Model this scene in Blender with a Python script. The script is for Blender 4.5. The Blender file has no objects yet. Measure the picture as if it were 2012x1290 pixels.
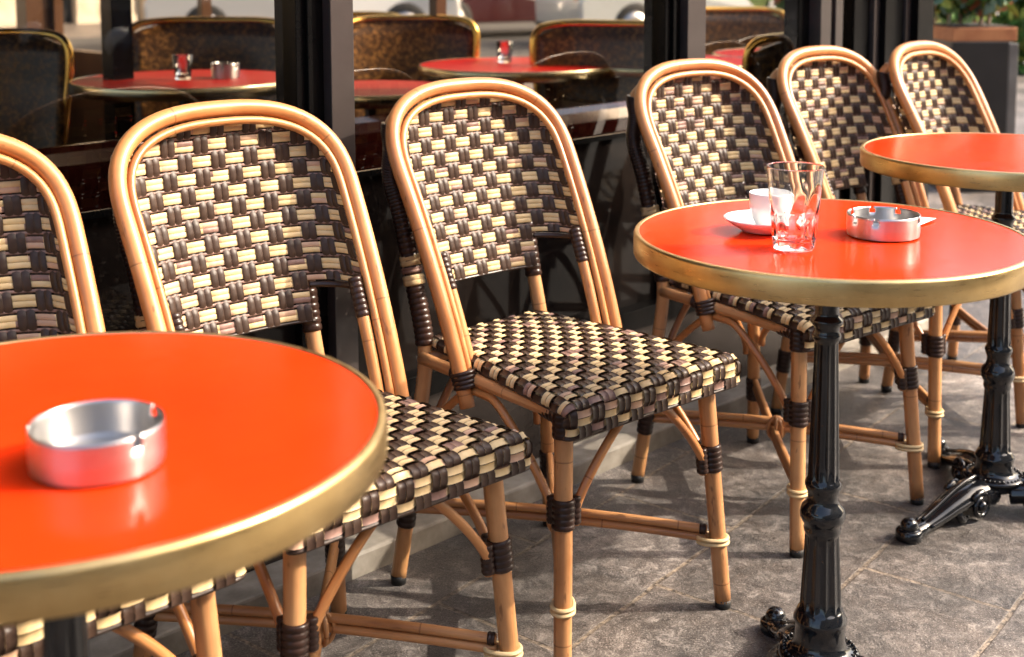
import bpy, math, random
from math import sin, cos, pi, radians as R, sqrt
from mathutils import Vector, Matrix
import numpy as np
random.seed(4)
S = bpy.context.scene
COL = S.collection

# ------------------------------------------------------------------ camera, sky, sun, exposure
cd = bpy.data.cameras.new("camera"); cam = bpy.data.objects.new("camera", cd); COL.objects.link(cam)
cd.sensor_width = 36; cd.lens = 45.33; cd.shift_y = -0.2289; cd.clip_end = 500; cd.clip_start = 0.05
cam.matrix_world = Matrix.Translation((0, 0, 1.195)) @ Matrix.Rotation(pi/2-0.1039, 4, 'X') @ Matrix.Rotation(-0.0027, 4, 'Z')
cd.dof.use_dof = True; cd.dof.focus_distance = 2.15; cd.dof.aperture_fstop = 4.5; cd.dof.aperture_blades = 0
S.camera = cam
SUN_AZ, SUN_EL = 2.0, 34.0          # azimuth counter-clockwise from +x
world = bpy.data.worlds.new("World"); S.world = world; world.use_nodes = True
wn = world.node_tree.nodes; wl = world.node_tree.links
bg = wn['Background']; sky = wn.new('ShaderNodeTexSky'); sky.sky_type = 'NISHITA'; sky.sun_disc = False
sky.sun_elevation = R(SUN_EL); sky.sun_rotation = R(90-SUN_AZ); sky.dust_density = 6.0; sky.air_density = 1.0; sky.ozone_density = 0.2
wl.new(sky.outputs[0], bg.inputs[0]); bg.inputs[1].default_value = 0.15
sd = bpy.data.lights.new("sun", 'SUN'); sd.energy = 1.65; sd.angle = R(0.55); sd.color = (1.0, 0.90, 0.76)
sun = bpy.data.objects.new("sun", sd); COL.objects.link(sun)
sv = Vector((cos(R(SUN_EL))*cos(R(SUN_AZ)), cos(R(SUN_EL))*sin(R(SUN_AZ)), sin(R(SUN_EL))))
sun.rotation_euler = sv.to_track_quat('Z', 'Y').to_euler()
S.view_settings.view_transform = 'Standard'; S.view_settings.look = 'None'; S.view_settings.exposure = 2.0
S.view_settings.gamma = 1
S.cycles.use_denoising = True
S.cycles.max_bounces = 10; S.cycles.transparent_max_bounces = 16; S.cycles.transmission_bounces = 8
S.cycles.caustics_reflective = False; S.cycles.sample_clamp_indirect = 6

# ------------------------------------------------------------------ helpers
class MB:
    def __init__(s): s.v = []; s.f = []; s.m = []; s.uv = []
    def add(s, vs, fs, mi=0, uvs=None):
        o = len(s.v); s.v += [tuple(p) for p in vs]
        for f in fs:
            s.f.append([i+o for i in f]); s.m.append(mi)
            s.uv += [uvs[i] for i in f] if uvs else [(0, 0)]*len(f)
    def box(s, a, b, mi=0, M=None, bev=0):
        x0, y0, z0 = a; x1, y1, z1 = b
        P = [Vector(p) for p in ((x0,y0,z0),(x1,y0,z0),(x1,y1,z0),(x0,y1,z0),(x0,y0,z1),(x1,y0,z1),(x1,y1,z1),(x0,y1,z1))]
        if M: P = [M @ p for p in P]
        s.add(P, [(0,3,2,1),(4,5,6,7),(0,1,5,4),(1,2,6,5),(2,3,7,6),(3,0,4,7)], mi)
    def tube(s, pts, r, n=12, mi=0, caps=True, flat=1.0, u0=0):
        pts = [Vector(p) for p in pts]; N = len(pts)
        rr = r if hasattr(r, '__len__') else [r]*N
        T = []
        for i in range(N):
            t = pts[min(i+1, N-1)]-pts[max(i-1, 0)]; T.append(t.normalized() if t.length > 1e-9 else Vector((0,0,1)))
        up = Vector((0,0,1)) if abs(T[0].z) < .9 else Vector((0,1,0))
        a = T[0].cross(up).normalized(); vs = []; uv = []; L = u0
        for i in range(N):
            if i:
                L += (pts[i]-pts[i-1]).length
                a = (a-T[i]*a.dot(T[i])).normalized()
            b = T[i].cross(a)
            for k in range(n+1):
                th = 2*pi*k/n
                vs.append(pts[i]+a*(cos(th)*rr[i])+b*(sin(th)*rr[i]*flat)); uv.append((L, k/n))
        fs = [(i*(n+1)+k, i*(n+1)+k+1, (i+1)*(n+1)+k+1, (i+1)*(n+1)+k) for i in range(N-1) for k in range(n)]
        if caps:
            o = len(vs); vs += [pts[0], pts[-1]]; uv += [(u0, 0), (L, 0)]
            fs += [(o, k+1, k) for k in range(n)] + [(o+1, (N-1)*(n+1)+k, (N-1)*(n+1)+k+1) for k in range(n)]
        s.add(vs, fs, mi, uv)
    def lathe(s, prof, n=48, mi=0, c=(0,0,0), rf=None, M=None):
        vs = []; uv = []
        for j, p in enumerate(prof):
            for k in range(n+1):
                th = 2*pi*k/n; r = p[0]*(rf(th, j, p) if rf else 1)
                q = Vector((c[0]+r*cos(th), c[1]+r*sin(th), c[2]+p[1])); vs.append(M @ q if M else q); uv.append((k/n, p[1]))
        fs = [(j*(n+1)+k, j*(n+1)+k+1, (j+1)*(n+1)+k+1, (j+1)*(n+1)+k) for j in range(len(prof)-1) for k in range(n)]
        s.add(vs, fs, mi, uv)
    def sphere(s, c, r, n=20, mi=0, sz=1):
        s.lathe([(r*sin(pi*j/12)+1e-5, -r*cos(pi*j/12)*sz) for j in range(13)], n, mi, c)
    def disc(s, c, r, z, n=64, mi=0, down=False):
        vs = [(c[0], c[1], z)]+[(c[0]+r*cos(2*pi*k/n), c[1]+r*sin(2*pi*k/n), z) for k in range(n)]
        fs = [(0, 1+k, 1+(k+1) % n) if not down else (0, 1+(k+1) % n, 1+k) for k in range(n)]
        s.add(vs, fs, mi)
    def build(s, name, mats, parent=None, smooth=True, bevel=0):
        me = bpy.data.meshes.new(name); me.from_pydata(s.v, [], s.f)
        for m in (mats if isinstance(mats, (list, tuple)) else [mats]): me.materials.append(m)
        me.polygons.foreach_set('material_index', s.m)
        l = me.uv_layers.new(name='UVMap'); l.data.foreach_set('uv', [c for p in s.uv for c in p])
        if smooth: me.polygons.foreach_set('use_smooth', [True]*len(s.f))
        me.update()
        o = bpy.data.objects.new(name, me); COL.objects.link(o); o.parent = parent
        if bevel:
            b = o.modifiers.new('b', 'BEVEL'); b.width = bevel; b.segments = 2; b.limit_method = 'ANGLE'
        return o

def smoothpath(P, n=6):
    P = [Vector(p) for p in P]; Q = [P[0]*2-P[1]]+P+[P[-1]*2-P[-2]]; out = []
    for i in range(1, len(Q)-2):
        for k in range(n):
            t = k/n; a, b, c, d = Q[i-1:i+3]
            out.append(.5*((2*b)+(c-a)*t+(2*a-5*b+4*c-d)*t*t+(3*b-a-3*c+d)*t**3))
    out.append(P[-1]); return out

def empty(name, label, cat, loc=(0,0,0), rz=0, group=None):
    o = bpy.data.objects.new(name, None); COL.objects.link(o); o.location = loc; o.rotation_euler = (0, 0, rz)
    o.empty_display_size = .05
    return tag(o, label, cat, group)
def tag(o, label=None, cat=None, group=None, kind=None):
    if label: o['label'] = label
    if cat: o['category'] = cat
    if group: o['group'] = group
    if kind: o['kind'] = kind
    return o
def copy_tree(o, parent=None):
    c = o.copy(); COL.objects.link(c); c.parent = parent
    for ch in KIDS.get(o.name, []): pass
    for ch in [x for x in ALL if x.parent is o]: copy_tree(ch, c)
    return c
KIDS = {}; ALL = []

# ------------------------------------------------------------------ materials
def mat(name, col, rough=.5, metal=0, coat=0, spec=.5, **k):
    m = bpy.data.materials.new(name); m.use_nodes = True; b = m.node_tree.nodes['Principled BSDF']
    b.inputs['Base Color'].default_value = (*col, 1); b.inputs['Roughness'].default_value = rough
    b.inputs['Metallic'].default_value = metal; b.inputs['Coat Weight'].default_value = coat
    b.inputs['Coat Roughness'].default_value = k.get('coat_rough', .1); b.inputs['Specular IOR Level'].default_value = spec
    return m
class NT:
    def __init__(s, m): s.t = m.node_tree; s.b = s.t.nodes.get('Principled BSDF')
    def n(s, ty, **k):
        x = s.t.nodes.new(ty)
        for a, v in k.items():
            if a.startswith('i_'):
                kk = a[2:]; kk = int(kk) if kk.isdigit() else kk.replace('_', ' '); x.inputs[kk].default_value = v
            else: setattr(x, a, v)
        return x
    def l(s, a, b): s.t.links.new(a, b)
    def ramp(s, fac, stops):
        r = s.n('ShaderNodeValToRGB'); e = r.color_ramp.elements
        while len(e) < len(stops): e.new(.5)
        for q, (p, c) in zip(e, stops): q.position = p; q.color = (*c, 1)
        s.l(fac, r.inputs[0]); return r.outputs[0]
    def noise(s, vec, scale, detail=3, rough=.5, dist=0):
        x = s.n('ShaderNodeTexNoise'); x.inputs['Scale'].default_value = scale; x.inputs['Detail'].default_value = detail
        x.inputs['Roughness'].default_value = rough; x.inputs['Distortion'].default_value = dist
        if vec is not None: s.l(vec, x.inputs['Vector'])
        return x.outputs['Fac']
    def mapr(s, f, a, b, c, d):
        x = s.n('ShaderNodeMapRange'); s.l(f, x.inputs[0])
        for i, v in enumerate((a, b, c, d)): x.inputs[i+1].default_value = v
        return x.outputs[0]
    def mul(s, vec, sc):
        x = s.n('ShaderNodeVectorMath', operation='MULTIPLY'); s.l(vec, x.inputs[0]); x.inputs[1].default_value = sc; return x.outputs[0]
    def bump(s, h, st, dist=.001, nrm=None):
        x = s.n('ShaderNodeBump'); x.inputs['Strength'].default_value = st; x.inputs['Distance'].default_value = dist
        s.l(h, x.inputs['Height'])
        if nrm: s.l(nrm, x.inputs['Normal'])
        return x.outputs[0]
    def mixc(s, f, a, b, mode='MIX'):
        x = s.n('ShaderNodeMix', data_type='RGBA', blend_type=mode)
        if isinstance(f, float): x.inputs[0].default_value = f
        else: s.l(f, x.inputs[0])
        for i, q in ((6, a), (7, b)):
            if isinstance(q, tuple): x.inputs[i].default_value = (*q, 1)
            else: s.l(q, x.inputs[i])
        return x.outputs[2]

def rattan_mat(name, c0, c1, c2, rough=.38):
    m = mat(name, c1, rough, coat=.14, coat_rough=.22); t = NT(m)
    uv = t.n('ShaderNodeUVMap').outputs[0]; inf = t.n('ShaderNodeObjectInfo')
    off = t.n('ShaderNodeVectorMath', operation='ADD'); t.l(uv, off.inputs[0])
    rv = t.n('ShaderNodeCombineXYZ'); rm = t.n('ShaderNodeMath', operation='MULTIPLY'); rm.inputs[1].default_value = 37
    t.l(inf.outputs['Random'], rm.inputs[0]); t.l(rm.outputs[0], rv.inputs[0]); t.l(rm.outputs[0], rv.inputs[2]); t.l(rv.outputs[0], off.inputs[1])
    u = off.outputs[0]
    n1 = t.noise(t.mul(u, (7, 1.5, 1)), 1, 4, .6)
    col = t.ramp(n1, [(.3, c0), (.5, c1), (.72, c2)])
    n2 = t.noise(t.mul(u, (9, 26, 1)), 1, 3, .6)
    col = t.mixc(t.mapr(n2, .52, .75, 0, .35), col, tuple(x*.62 for x in c0))
    n4 = t.noise(t.mul(u, (28, 9, 1)), 1, 2, .5)
    col = t.mixc(t.mapr(n4, .655, .74, 0, .6), col, (c0[0]*.22, c0[1]*.16, c0[2]*.14))
    # bamboo nodes: thin darker rings
    sx = t.n('ShaderNodeSeparateXYZ'); t.l(u, sx.inputs[0])
    md = t.n('ShaderNodeMath', operation='FRACT'); dv = t.n('ShaderNodeMath', operation='MULTIPLY'); dv.inputs[1].default_value = 3.3
    t.l(sx.outputs[0], dv.inputs[0]); t.l(dv.outputs[0], md.inputs[0])
    ring = t.mapr(md.outputs[0], 0, .012, 1, 0)
    col = t.mixc(t.mapr(ring, 0, 1, 0, .8), col, (c0[0]*.3, c0[1]*.25, c0[2]*.2))
    rc = t.n('ShaderNodeCombineColor'); q1 = t.mapr(inf.outputs['Random'], 0, 1, .86, 1.08); q2 = t.mapr(inf.outputs['Random'], 0, 1, .80, 1.08); t.l(q1, rc.inputs[0]); t.l(q2, rc.inputs[1]); t.l(q2, rc.inputs[2]); col = t.mixc(1.0, col, rc.outputs[0], 'MULTIPLY')
    t.l(col, t.b.inputs['Base Color'])
    t.l(t.bump(n2, .25, .0006), t.b.inputs['Normal'])
    t.l(t.mapr(n1, .3, .7, rough-.06, rough+.12), t.b.inputs['Roughness'])
    return m
M_rattan = rattan_mat('rattan', (.40,.155,.045), (.49,.205,.063), (.58,.28,.10))
M_rattan_leg = rattan_mat('rattan_leg', (.40,.18,.065), (.53,.265,.105), (.61,.34,.145), .42)
M_stretch = rattan_mat('rattan_stretcher', (.36,.155,.055), (.49,.23,.085), (.58,.31,.125), .42)

def strand_mat(name, a, b, rough):
    m = mat(name, a, rough, spec=.3); t = NT(m)
    g = t.n('ShaderNodeTexCoord').outputs['Object']
    n = t.noise(g, 45, 3, .6); c = t.ramp(n, [(.3, a), (.7, b)]); inf = t.n('ShaderNodeObjectInfo'); rv = t.n('ShaderNodeCombineColor'); q = t.mapr(inf.outputs['Random'], 0, 1, .84, 1.06); [t.l(q, rv.inputs[i]) for i in range(3)]; c = t.mixc(1.0, c, rv.outputs[0], 'MULTIPLY')
    n2 = t.noise(g, 900, 1); 
    t.l(c, t.b.inputs['Base Color']); t.l(t.bump(n2, .12, .0004), t.b.inputs['Normal'])
    return m
M_brown = strand_mat('strand_brown', (.032,.017,.0115), (.058,.032,.021), .42)
M_cream = strand_mat('strand_cream', (.62,.44,.21), (.70,.52,.29), .5)
M_rose = strand_mat('strand_rose', (.17,.095,.075), (.30,.18,.145), .45)
M_pink = strand_mat('strand_pink', (.48,.29,.19), (.56,.36,.24), .48)
M_wrap = strand_mat('binding_brown', (.022,.010,.007), (.040,.019,.013), .28)
M_black = mat('rubber_black', (.01,.01,.01), .6)

def red_top():
    m = mat('red_laminate', (.78,.047,.010), .18, spec=.09); t = NT(m)
    g = t.n('ShaderNodeTexCoord').outputs['Object']
    n = t.noise(g, 6, 4, .6); t.l(t.ramp(n, [(.3, (.72,.030,.003)), (.7, (.80,.038,.004))]), t.b.inputs['Base Color'])
    n2 = t.noise(g, 55, 5, .65); t.l(t.mapr(n2, .3, .75, .11, .24), t.b.inputs['Roughness'])
    n3 = t.noise(g, 14, 2); t.l(t.bump(n3, .06, .001), t.b.inputs['Normal'])
    return m
M_red = red_top()
def brass():
    m = mat('brass', (.62,.42,.17), .27, metal=1); t = NT(m)
    g = t.n('ShaderNodeTexCoord').outputs['Object']
    n = t.noise(g, 9, 5, .6); t.l(t.ramp(n, [(.3, (.42,.28,.11)), (.5, (.54,.38,.17)), (.75, (.64,.49,.25))]), t.b.inputs['Base Color'])
    n2 = t.noise(t.mul(g, (20, 20, 400)), 1, 4, .7); t.l(t.mapr(n2, .3, .7, .24, .42), t.b.inputs['Roughness'])
    t.l(t.bump(n2, .12, .0003), t.b.inputs['Normal'])
    return m
M_brass = brass()
def iron():
    m = mat('black_enamelled_iron', (.004,.0045,.006), .14, coat=.3, coat_rough=.05, spec=.4); t = NT(m)
    g = t.n('ShaderNodeTexCoord').outputs['Object']; n = t.noise(g, 60, 4, .6)
    t.l(t.mapr(n, .3, .7, .09, .2), t.b.inputs['Roughness']); t.l(t.bump(n, .12, .0005), t.b.inputs['Normal'])
    n5 = t.noise(g, 140, 3, .6); t.l(t.ramp(n5, [(.70, (.004,.0045,.006)), (.76, (.06,.028,.014))]), t.b.inputs['Base Color'])
    return m
M_iron = iron()
def steel():
    m = mat('brushed_steel', (.50,.485,.475), .24, metal=1); t = NT(m)
    uv = t.n('ShaderNodeTexCoord').outputs['Object']; n = t.noise(t.mul(uv, (30, 30, 1200)), 1, 3)
    t.b.inputs['Anisotropic Rotation'].default_value = 0.25; t.l(t.mapr(n, .3, .7, .28, .40), t.b.inputs['Roughness']); t.l(t.bump(n, .15, .0002), t.b.inputs['Normal'])
    t.b.inputs['Anisotropic'].default_value = .8; tg = t.n('ShaderNodeTangent', direction_type='RADIAL', axis='Z'); t.l(tg.outputs[0], t.b.inputs['Tangent'])
    return m
M_steel = steel()
M_china = mat('white_china', (.80,.79,.77), .12, coat=.5, coat_rough=.04)
M_coffee = mat('coffee_dregs', (.03,.012,.006), .2)
M_paper = mat('white_paper', (.82,.82,.80), .7)
M_print = mat('grey_print', (.30,.30,.31), .5)
def glassmat(name, ior=1.5, col=(1,1,1), rough=0.0):
    m = mat(name, col, rough); b = m.node_tree.nodes['Principled BSDF']; b.inputs['Transmission Weight'].default_value = 1; b.inputs['IOR'].default_value = ior
    return m
M_tumbler = glassmat('tumbler_glass', 1.5, (.99,.985,.985))
def pane():
    m = bpy.data.materials.new('window_glass'); m.use_nodes = True; t = NT(m); t.t.nodes.clear()
    out = t.n('ShaderNodeOutputMaterial'); mx = t.n('ShaderNodeMixShader'); fr = t.n('ShaderNodeFresnel'); fr.inputs[0].default_value = 1.5
    tr = t.n('ShaderNodeBsdfTransparent'); tr.inputs[0].default_value = (.70,.63,.54,1)
    gl = t.n('ShaderNodeBsdfGlossy'); gl.inputs['Roughness'].default_value = .012; gl.inputs[0].default_value = (1,.97,.92,1)
    g = t.n('ShaderNodeTexCoord').outputs['Object']; n = t.noise(g, 1.3, 2); bn = t.bump(n, .1, .02); t.l(bn, gl.inputs['Normal'])
    t.l(fr.outputs[0], mx.inputs[0]); t.l(tr.outputs[0], mx.inputs[1]); t.l(gl.outputs[0], mx.inputs[2]); t.l(mx.outputs[0], out.inputs[0])
    return m
M_pane = pane()
def noisy(name, cols, scale=8, rough=.5, bump=.1, metal=0, coat=0, detail=4, stretch=(1,1,1), bd=.003):
    m = mat(name, cols[0], rough, metal=metal, coat=coat); t = NT(m)
    g = t.mul(t.n('ShaderNodeTexCoord').outputs['Object'], stretch)
    n = t.noise(g, scale, detail, .6); k = len(cols)
    t.l(t.ramp(n, [(.3+.4*i/(k-1), c) for i, c in enumerate(cols)]), t.b.inputs['Base Color'])
    t.l(t.bump(n, bump, bd), t.b.inputs['Normal']); return m
M_frame = noisy('frame_brown_paint', [(.032,.024,.022), (.045,.035,.032)], 12, .34, .05, coat=.1)
M_frameblk = noisy('frame_black_paint', [(.0025,.0025,.0025), (.005,.0045,.0045)], 12, .25, .05); M_frameblk.node_tree.nodes['Principled BSDF'].inputs['Specular IOR Level'].default_value = .10
M_stone = noisy('kerb_stone', [(.17,.145,.12), (.26,.23,.19), (.36,.32,.27)], 14, .6, .5)
M_base = noisy('base_panel_bronze', [(.050,.040,.036), (.085,.070,.062)], 3, .25, .05, metal=.6)
def ledge(): return M_stone

def paving():
    m = mat('paving', (.1,.09,.08), .55); t = NT(m)
    g = t.n('ShaderNodeTexCoord').outputs['Object']
    mp = t.n('ShaderNodeMapping'); mp.inputs['Rotation'].default_value = (0, 0, R(-52.3)); mp.inputs['Location'].default_value = (.13, .205, 0)
    t.l(g, mp.inputs[0]); v = mp.outputs[0]
    # warp joints slightly
    nz = t.n('ShaderNodeTexNoise'); nz.inputs['Scale'].default_value = 7; t.l(v, nz.inputs['Vector'])
    sb = t.n('ShaderNodeVectorMath', operation='SUBTRACT'); t.l(nz.outputs['Color'], sb.inputs[0]); sb.inputs[1].default_value = (.5,.5,.5)
    sc = t.n('ShaderNodeVectorMath', operation='SCALE'); sc.inputs['Scale'].default_value = .012; t.l(sb.outputs[0], sc.inputs[0])
    ad = t.n('ShaderNodeVectorMath', operation='ADD'); t.l(v, ad.inputs[0]); t.l(sc.outputs[0], ad.inputs[1])
    br = t.n('ShaderNodeTexBrick'); t.l(ad.outputs[0], br.inputs['Vector'])
    br.inputs['Scale'].default_value = 1; br.inputs['Brick Width'].default_value = .62; br.inputs['Row Height'].default_value = .287
    br.inputs['Mortar Size'].default_value = .0055; br.inputs['Mortar Smooth'].default_value = .35; br.inputs['Bias'].default_value = 0
    br.inputs['Color1'].default_value = (.75,.75,.75,1); br.inputs['Color2'].default_value = (1.1,1.1,1.1,1); br.inputs['Mortar'].default_value = (1,1,1,1)
    n1 = t.noise(g, 5, 5, .6, 1.5); n2 = t.noise(g, 26, 10, .80, .7); n3 = t.noise(g, 110, 6, .75, .5)
    c = t.ramp(n2, [(.34, (.040,.036,.037)), (.45, (.125,.112,.106)), (.53, (.23,.205,.19)), (.62, (.52,.47,.43))])
    c = t.mixc(t.mapr(n1, .35, .7, 0, .5), c, (.175,.13,.10))
    c = t.mixc(t.mapr(n3, .60, .68, 0, .85), c, (.56,.51,.46))
    c = t.mixc(t.mapr(n3, .42, .34, 0, .85), c, (.020,.016,.015))
    n5 = t.noise(g, 300, 2, .6); c = t.mixc(t.mapr(n5, .60, .66, 0, .75), c, (.60,.55,.50)); c = t.mixc(t.mapr(n5, .41, .36, 0, .7), c, (.022,.019,.018))
    c = t.mixc(1.0, c, br.outputs['Color'], 'MULTIPLY')
    mort = t.noise(g, 90, 3, .6)
    mc = t.ramp(mort, [(.35, (.07,.055,.045)), (.65, (.46,.37,.28))])
    c = t.mixc(br.outputs['Fac'], c, mc)
    n0 = t.noise(g, 2.3, 5, .65, .8); vv = t.ramp(n0, [(.34, (.30,.30,.305)), (.5, (.60,.59,.59)), (.64, (1.05,1.02,1.0))])
    c = t.mixc(1.0, c, vv, 'MULTIPLY')
    t.l(c, t.b.inputs['Base Color'])
    t.l(t.mapr(n2, .35, .65, .34, .62), t.b.inputs['Roughness'])
    inv = t.mapr(br.outputs['Fac'], 0, 1, 1, 0)
    b1 = t.bump(inv, .5, .004); b2 = t.bump(n2, .8, .005, b1); n4 = t.noise(g, 330, 3, .7); b3 = t.bump(n4, .7, .0012, t.bump(n3, .8, .0022, b2))
    t.l(b3, t.b.inputs['Normal']); return m
M_paving = paving()
M_asphalt = noisy('asphalt', [(.04,.04,.042), (.065,.063,.06)], 60, .8, .4)
M_facade = noisy('limestone', [(.42,.36,.28), (.55,.48,.38), (.62,.56,.46)], 1.6, .8, .2)
M_facade2 = noisy('limestone_grey', [(.26,.25,.23), (.34,.32,.29)], 2, .8, .2)
M_blackglass = noisy('opaque_black_glass', [(.006,.005,.005), (.016,.012,.010)], 4, .045, .02); M_blackglass.node_tree.nodes['Principled BSDF'].inputs['Specular IOR Level'].default_value = .09
M_shopglass = mat('shop_glass', (.012,.016,.02), .06)
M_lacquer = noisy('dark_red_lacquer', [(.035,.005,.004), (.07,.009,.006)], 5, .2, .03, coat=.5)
def patterned():
    m = mat('patterned_cloth', (.05,.03,.015), .35); t = NT(m); g = t.n('ShaderNodeTexCoord').outputs['Object']
    n = t.noise(g, 55, 6, .8, .6)
    t.l(t.ramp(n, [(.42, (.03,.012,.006)), (.52, (.10,.045,.014)), (.60, (.40,.20,.06)), (.68, (.08,.03,.012))]), t.b.inputs['Base Color']); return m
M_pattern = patterned()
M_gold = mat('polished_brass_tube', (.90,.55,.14), .22, metal=1)
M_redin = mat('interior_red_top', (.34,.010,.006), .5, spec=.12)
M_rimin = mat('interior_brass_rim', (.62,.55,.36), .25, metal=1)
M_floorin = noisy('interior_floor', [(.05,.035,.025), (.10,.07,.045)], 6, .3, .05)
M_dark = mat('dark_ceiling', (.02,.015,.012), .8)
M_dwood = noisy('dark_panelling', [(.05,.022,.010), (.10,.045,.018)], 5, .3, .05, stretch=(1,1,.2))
M_leafs = [noisy('leaf_deep', [(.05,.13,.03), (.12,.26,.05)], 30, .45, .1), noisy('leaf_blue', [(.10,.24,.18), (.22,.38,.30)], 30, .45, .1), noisy('leaf_lime', [(.28,.38,.05), (.50,.55,.14)], 30, .5, .1), noisy('leaf_reddish', [(.30,.07,.03), (.42,.16,.08)], 30, .5, .1)]
M_stem = noisy('stem_bark', [(.30,.20,.15), (.42,.31,.25)], 20, .7, .3)
M_planter = noisy('planter_black', [(.010,.009,.009), (.020,.017,.017)], 5, .4, .1)
M_planterside = noisy('planter_grey_corner', [(.10,.09,.085), (.16,.15,.14)], 8, .5, .1)
M_terra = noisy('terracotta', [(.34,.12,.045), (.48,.20,.08)], 12, .7, .2)
M_redpot = noisy('red_glaze', [(.55,.035,.015), (.62,.05,.02)], 8, .35, .05)
M_soil = noisy('soil', [(.015,.01,.007), (.04,.03,.02)], 60, .9, .6)

# ------------------------------------------------------------------ ground
WA = R(45.0); EX, EY = cos(WA), sin(WA); P0 = (0.16, 2.86)
def W(s, d, z=0):   # wall frame: s along the shop front, d into the cafe
    return Vector((P0[0]+s*EX-d*EY, P0[1]+s*EY+d*EX, z))
WM = Matrix.Translation((P0[0], P0[1], 0)) @ Matrix.Rotation(WA, 4, 'Z')   # local x=s, y=d
def sheet(name, pts, m, z):
    b = MB(); b.add([(p[0], p[1], z) for p in pts], [tuple(range(len(pts)))]); o = b.build(name, m, smooth=False); tag(o, kind='structure'); return o
sheet('pavement', [(-90,-90),(120,-90),(120,120),(-90,120)], M_paving, 0)
sheet('road', [W(-60,-4.6),W(70,-4.6),W(70,-12),W(-60,-12)], M_asphalt, .004)
sheet('side_road', [W(-60,9.5),W(70,9.5),W(70,17),W(-60,17)], M_asphalt, .004)

# ------------------------------------------------------------------ rattan chair
CH = dict(hb=.195, vhb=-.076, hm=.211, vt=-.328, H=.949, zm=.814, ex=.77, bend=.022)
def hv(z):
    k = (z-.42)/(CH['H']-.42); return CH['vhb']+(CH['vt']-CH['vhb'])*k+CH['bend']*4*k*(1-k)
def hu(z):     # hoop centre half width at height z
    if z <= CH['zm']: return CH['hb']+(CH['hm']-CH['hb'])*(z-.42)/(CH['zm']-.42)
    c = min(1, max(0, (z-CH['zm'])/(CH['H']-CH['zm'])))**(1/CH['ex']); s = sqrt(max(0, 1-c*c)); return CH['hm']*s**CH['ex']
def L(u, v, z): return Vector((u, -v, z))     # chair local: u width, v forward
def hoop_path(inset=0, zb=.42, n=44):
    P = []; zm, H, hm, e = CH['zm'], CH['H']-inset, CH['hm']-inset, CH['ex']
    for k in range(14):
        z = zb+(zm-zb)*k/14; P.append((-(hu(z)-inset), hv(z), z))
    for k in range(n+1):
        t = -pi/2+pi*k/n; c, s = max(0, cos(t)), sin(t)
        z = zm+(H-zm)*c**e; P.append((hm*math.copysign(abs(s)**e, s), hv(z), z))
    for k in range(13, -1, -1):
        z = zb+(zm-zb)*k/14; P.append(((hu(z)-inset), hv(z), z))
    # resample evenly
    Q = [Vector((p[0], -p[1], p[2])) for p in P]; d = [0]
    for a, b in zip(Q, Q[1:]): d.append(d[-1]+(b-a).length)
    out = []; N = 96; j = 0
    for k in range(N+1):
        t = d[-1]*k/N
        while j < len(d)-2 and d[j+1] < t: j += 1
        f = (t-d[j])/max(1e-9, d[j+1]-d[j]); out.append(Q[j].lerp(Q[j+1], min(1, f)))
    return out
def lerp_r(N, a, b): return [a+(b-a)*i/(N-1) for i in range(N)]

def weave(mb, P, s0, s1, t0, t1, cell_s, cell_t, inside, vert, horz, A, colv, colh, sub=6):
    """two sets of strands interlaced over the surface P(s,t) (s,t in cells)"""
    eps = .02
    def frame(s, t):
        p = P(s, t); ds = (P(s+eps, t)-P(s-eps, t)); dt = (P(s, t+eps)-P(s, t-eps))
        n = ds.cross(dt).normalized(); return p, ds.normalized(), dt.normalized(), n
    prof = [(-1, -.8), (-.8, .55), (0, 1), (.8, .55), (1, -.8)]
    def ribbon(fr, along, width, bul, ks, hfn, ins, mfn):
        prev = None; vs = []; fs = []; mi = []; row = 0
        for k in ks:
            if not ins(k): prev = None; continue
            p, a, b, n = fr(k); side = a if along == 't' else b
            h = hfn(k)
            for x, y in prof: vs.append(p+side*(x*width/2)+n*(h+y*bul))
            cur = len(vs)-5
            if prev is not None:
                for q in range(4):
                    f = (prev+q, prev+q+1, cur+q+1, cur+q); fs.append(f if along == 't' else f[::-1]); mi.append(mfn(k-.5/sub))
            prev = cur
        o = len(mb.v); mb.v += [tuple(v) for v in vs]
        for f, m in zip(fs, mi): mb.f.append([i+o for i in f]); mb.m.append(m); mb.uv += [(0, 0)]*4
    clampc = lambda x: max(-1, min(1, 1.7*x))
    for c in range(int(math.floor(s0)), int(math.ceil(s1))):
        for off, w in vert:
            s = c+.5+off
            ks = [t0+(t1-t0)*i/int((t1-t0)*sub) for i in range(int((t1-t0)*sub)+1)]
            ribbon(lambda k: frame(s, k), 't', w*cell_s, .0006, ks, lambda k: A*(-1)**c*clampc(cos(pi*(k-.5))), lambda k: inside(s, k), lambda k: colv(c, k))
    for r in range(int(math.floor(t0)), int(math.ceil(t1))):
        for off, w, kind in horz:
            t = r+.5+off
            if t > t1: continue
            ks = [s0+(s1-s0)*i/int((s1-s0)*sub) for i in range(int((s1-s0)*sub)+1)]
            if kind == 'main': hf = lambda k: -A*(-1)**r*clampc(cos(pi*(k-.5)))
            else: hf = lambda k: -A*.15
            ribbon(lambda k: frame(k, t), 's', w*cell_t, .0007 if kind == 'main' else .0005, ks, hf, lambda k: inside(k, t), lambda k: colh(r, off, k, kind))

def coil(mb, path, r, turns, mi=0, amp=.12, n=14):
    """tight binding of cane around a stick: ridged sleeve"""
    pts = [Vector(p) for p in path]; N = turns*6+1; out = []; rad = []
    for i in range(N):
        t = i/(N-1)*(len(pts)-1); j = min(int(t), len(pts)-2); out.append(pts[j].lerp(pts[j+1], t-j))
        rad.append(r*(1+amp*(abs(sin(pi*i/6))**.6)) if 0 < i < N-1 else r*.96)
    mb.tube(out, rad, n, mi)

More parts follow.
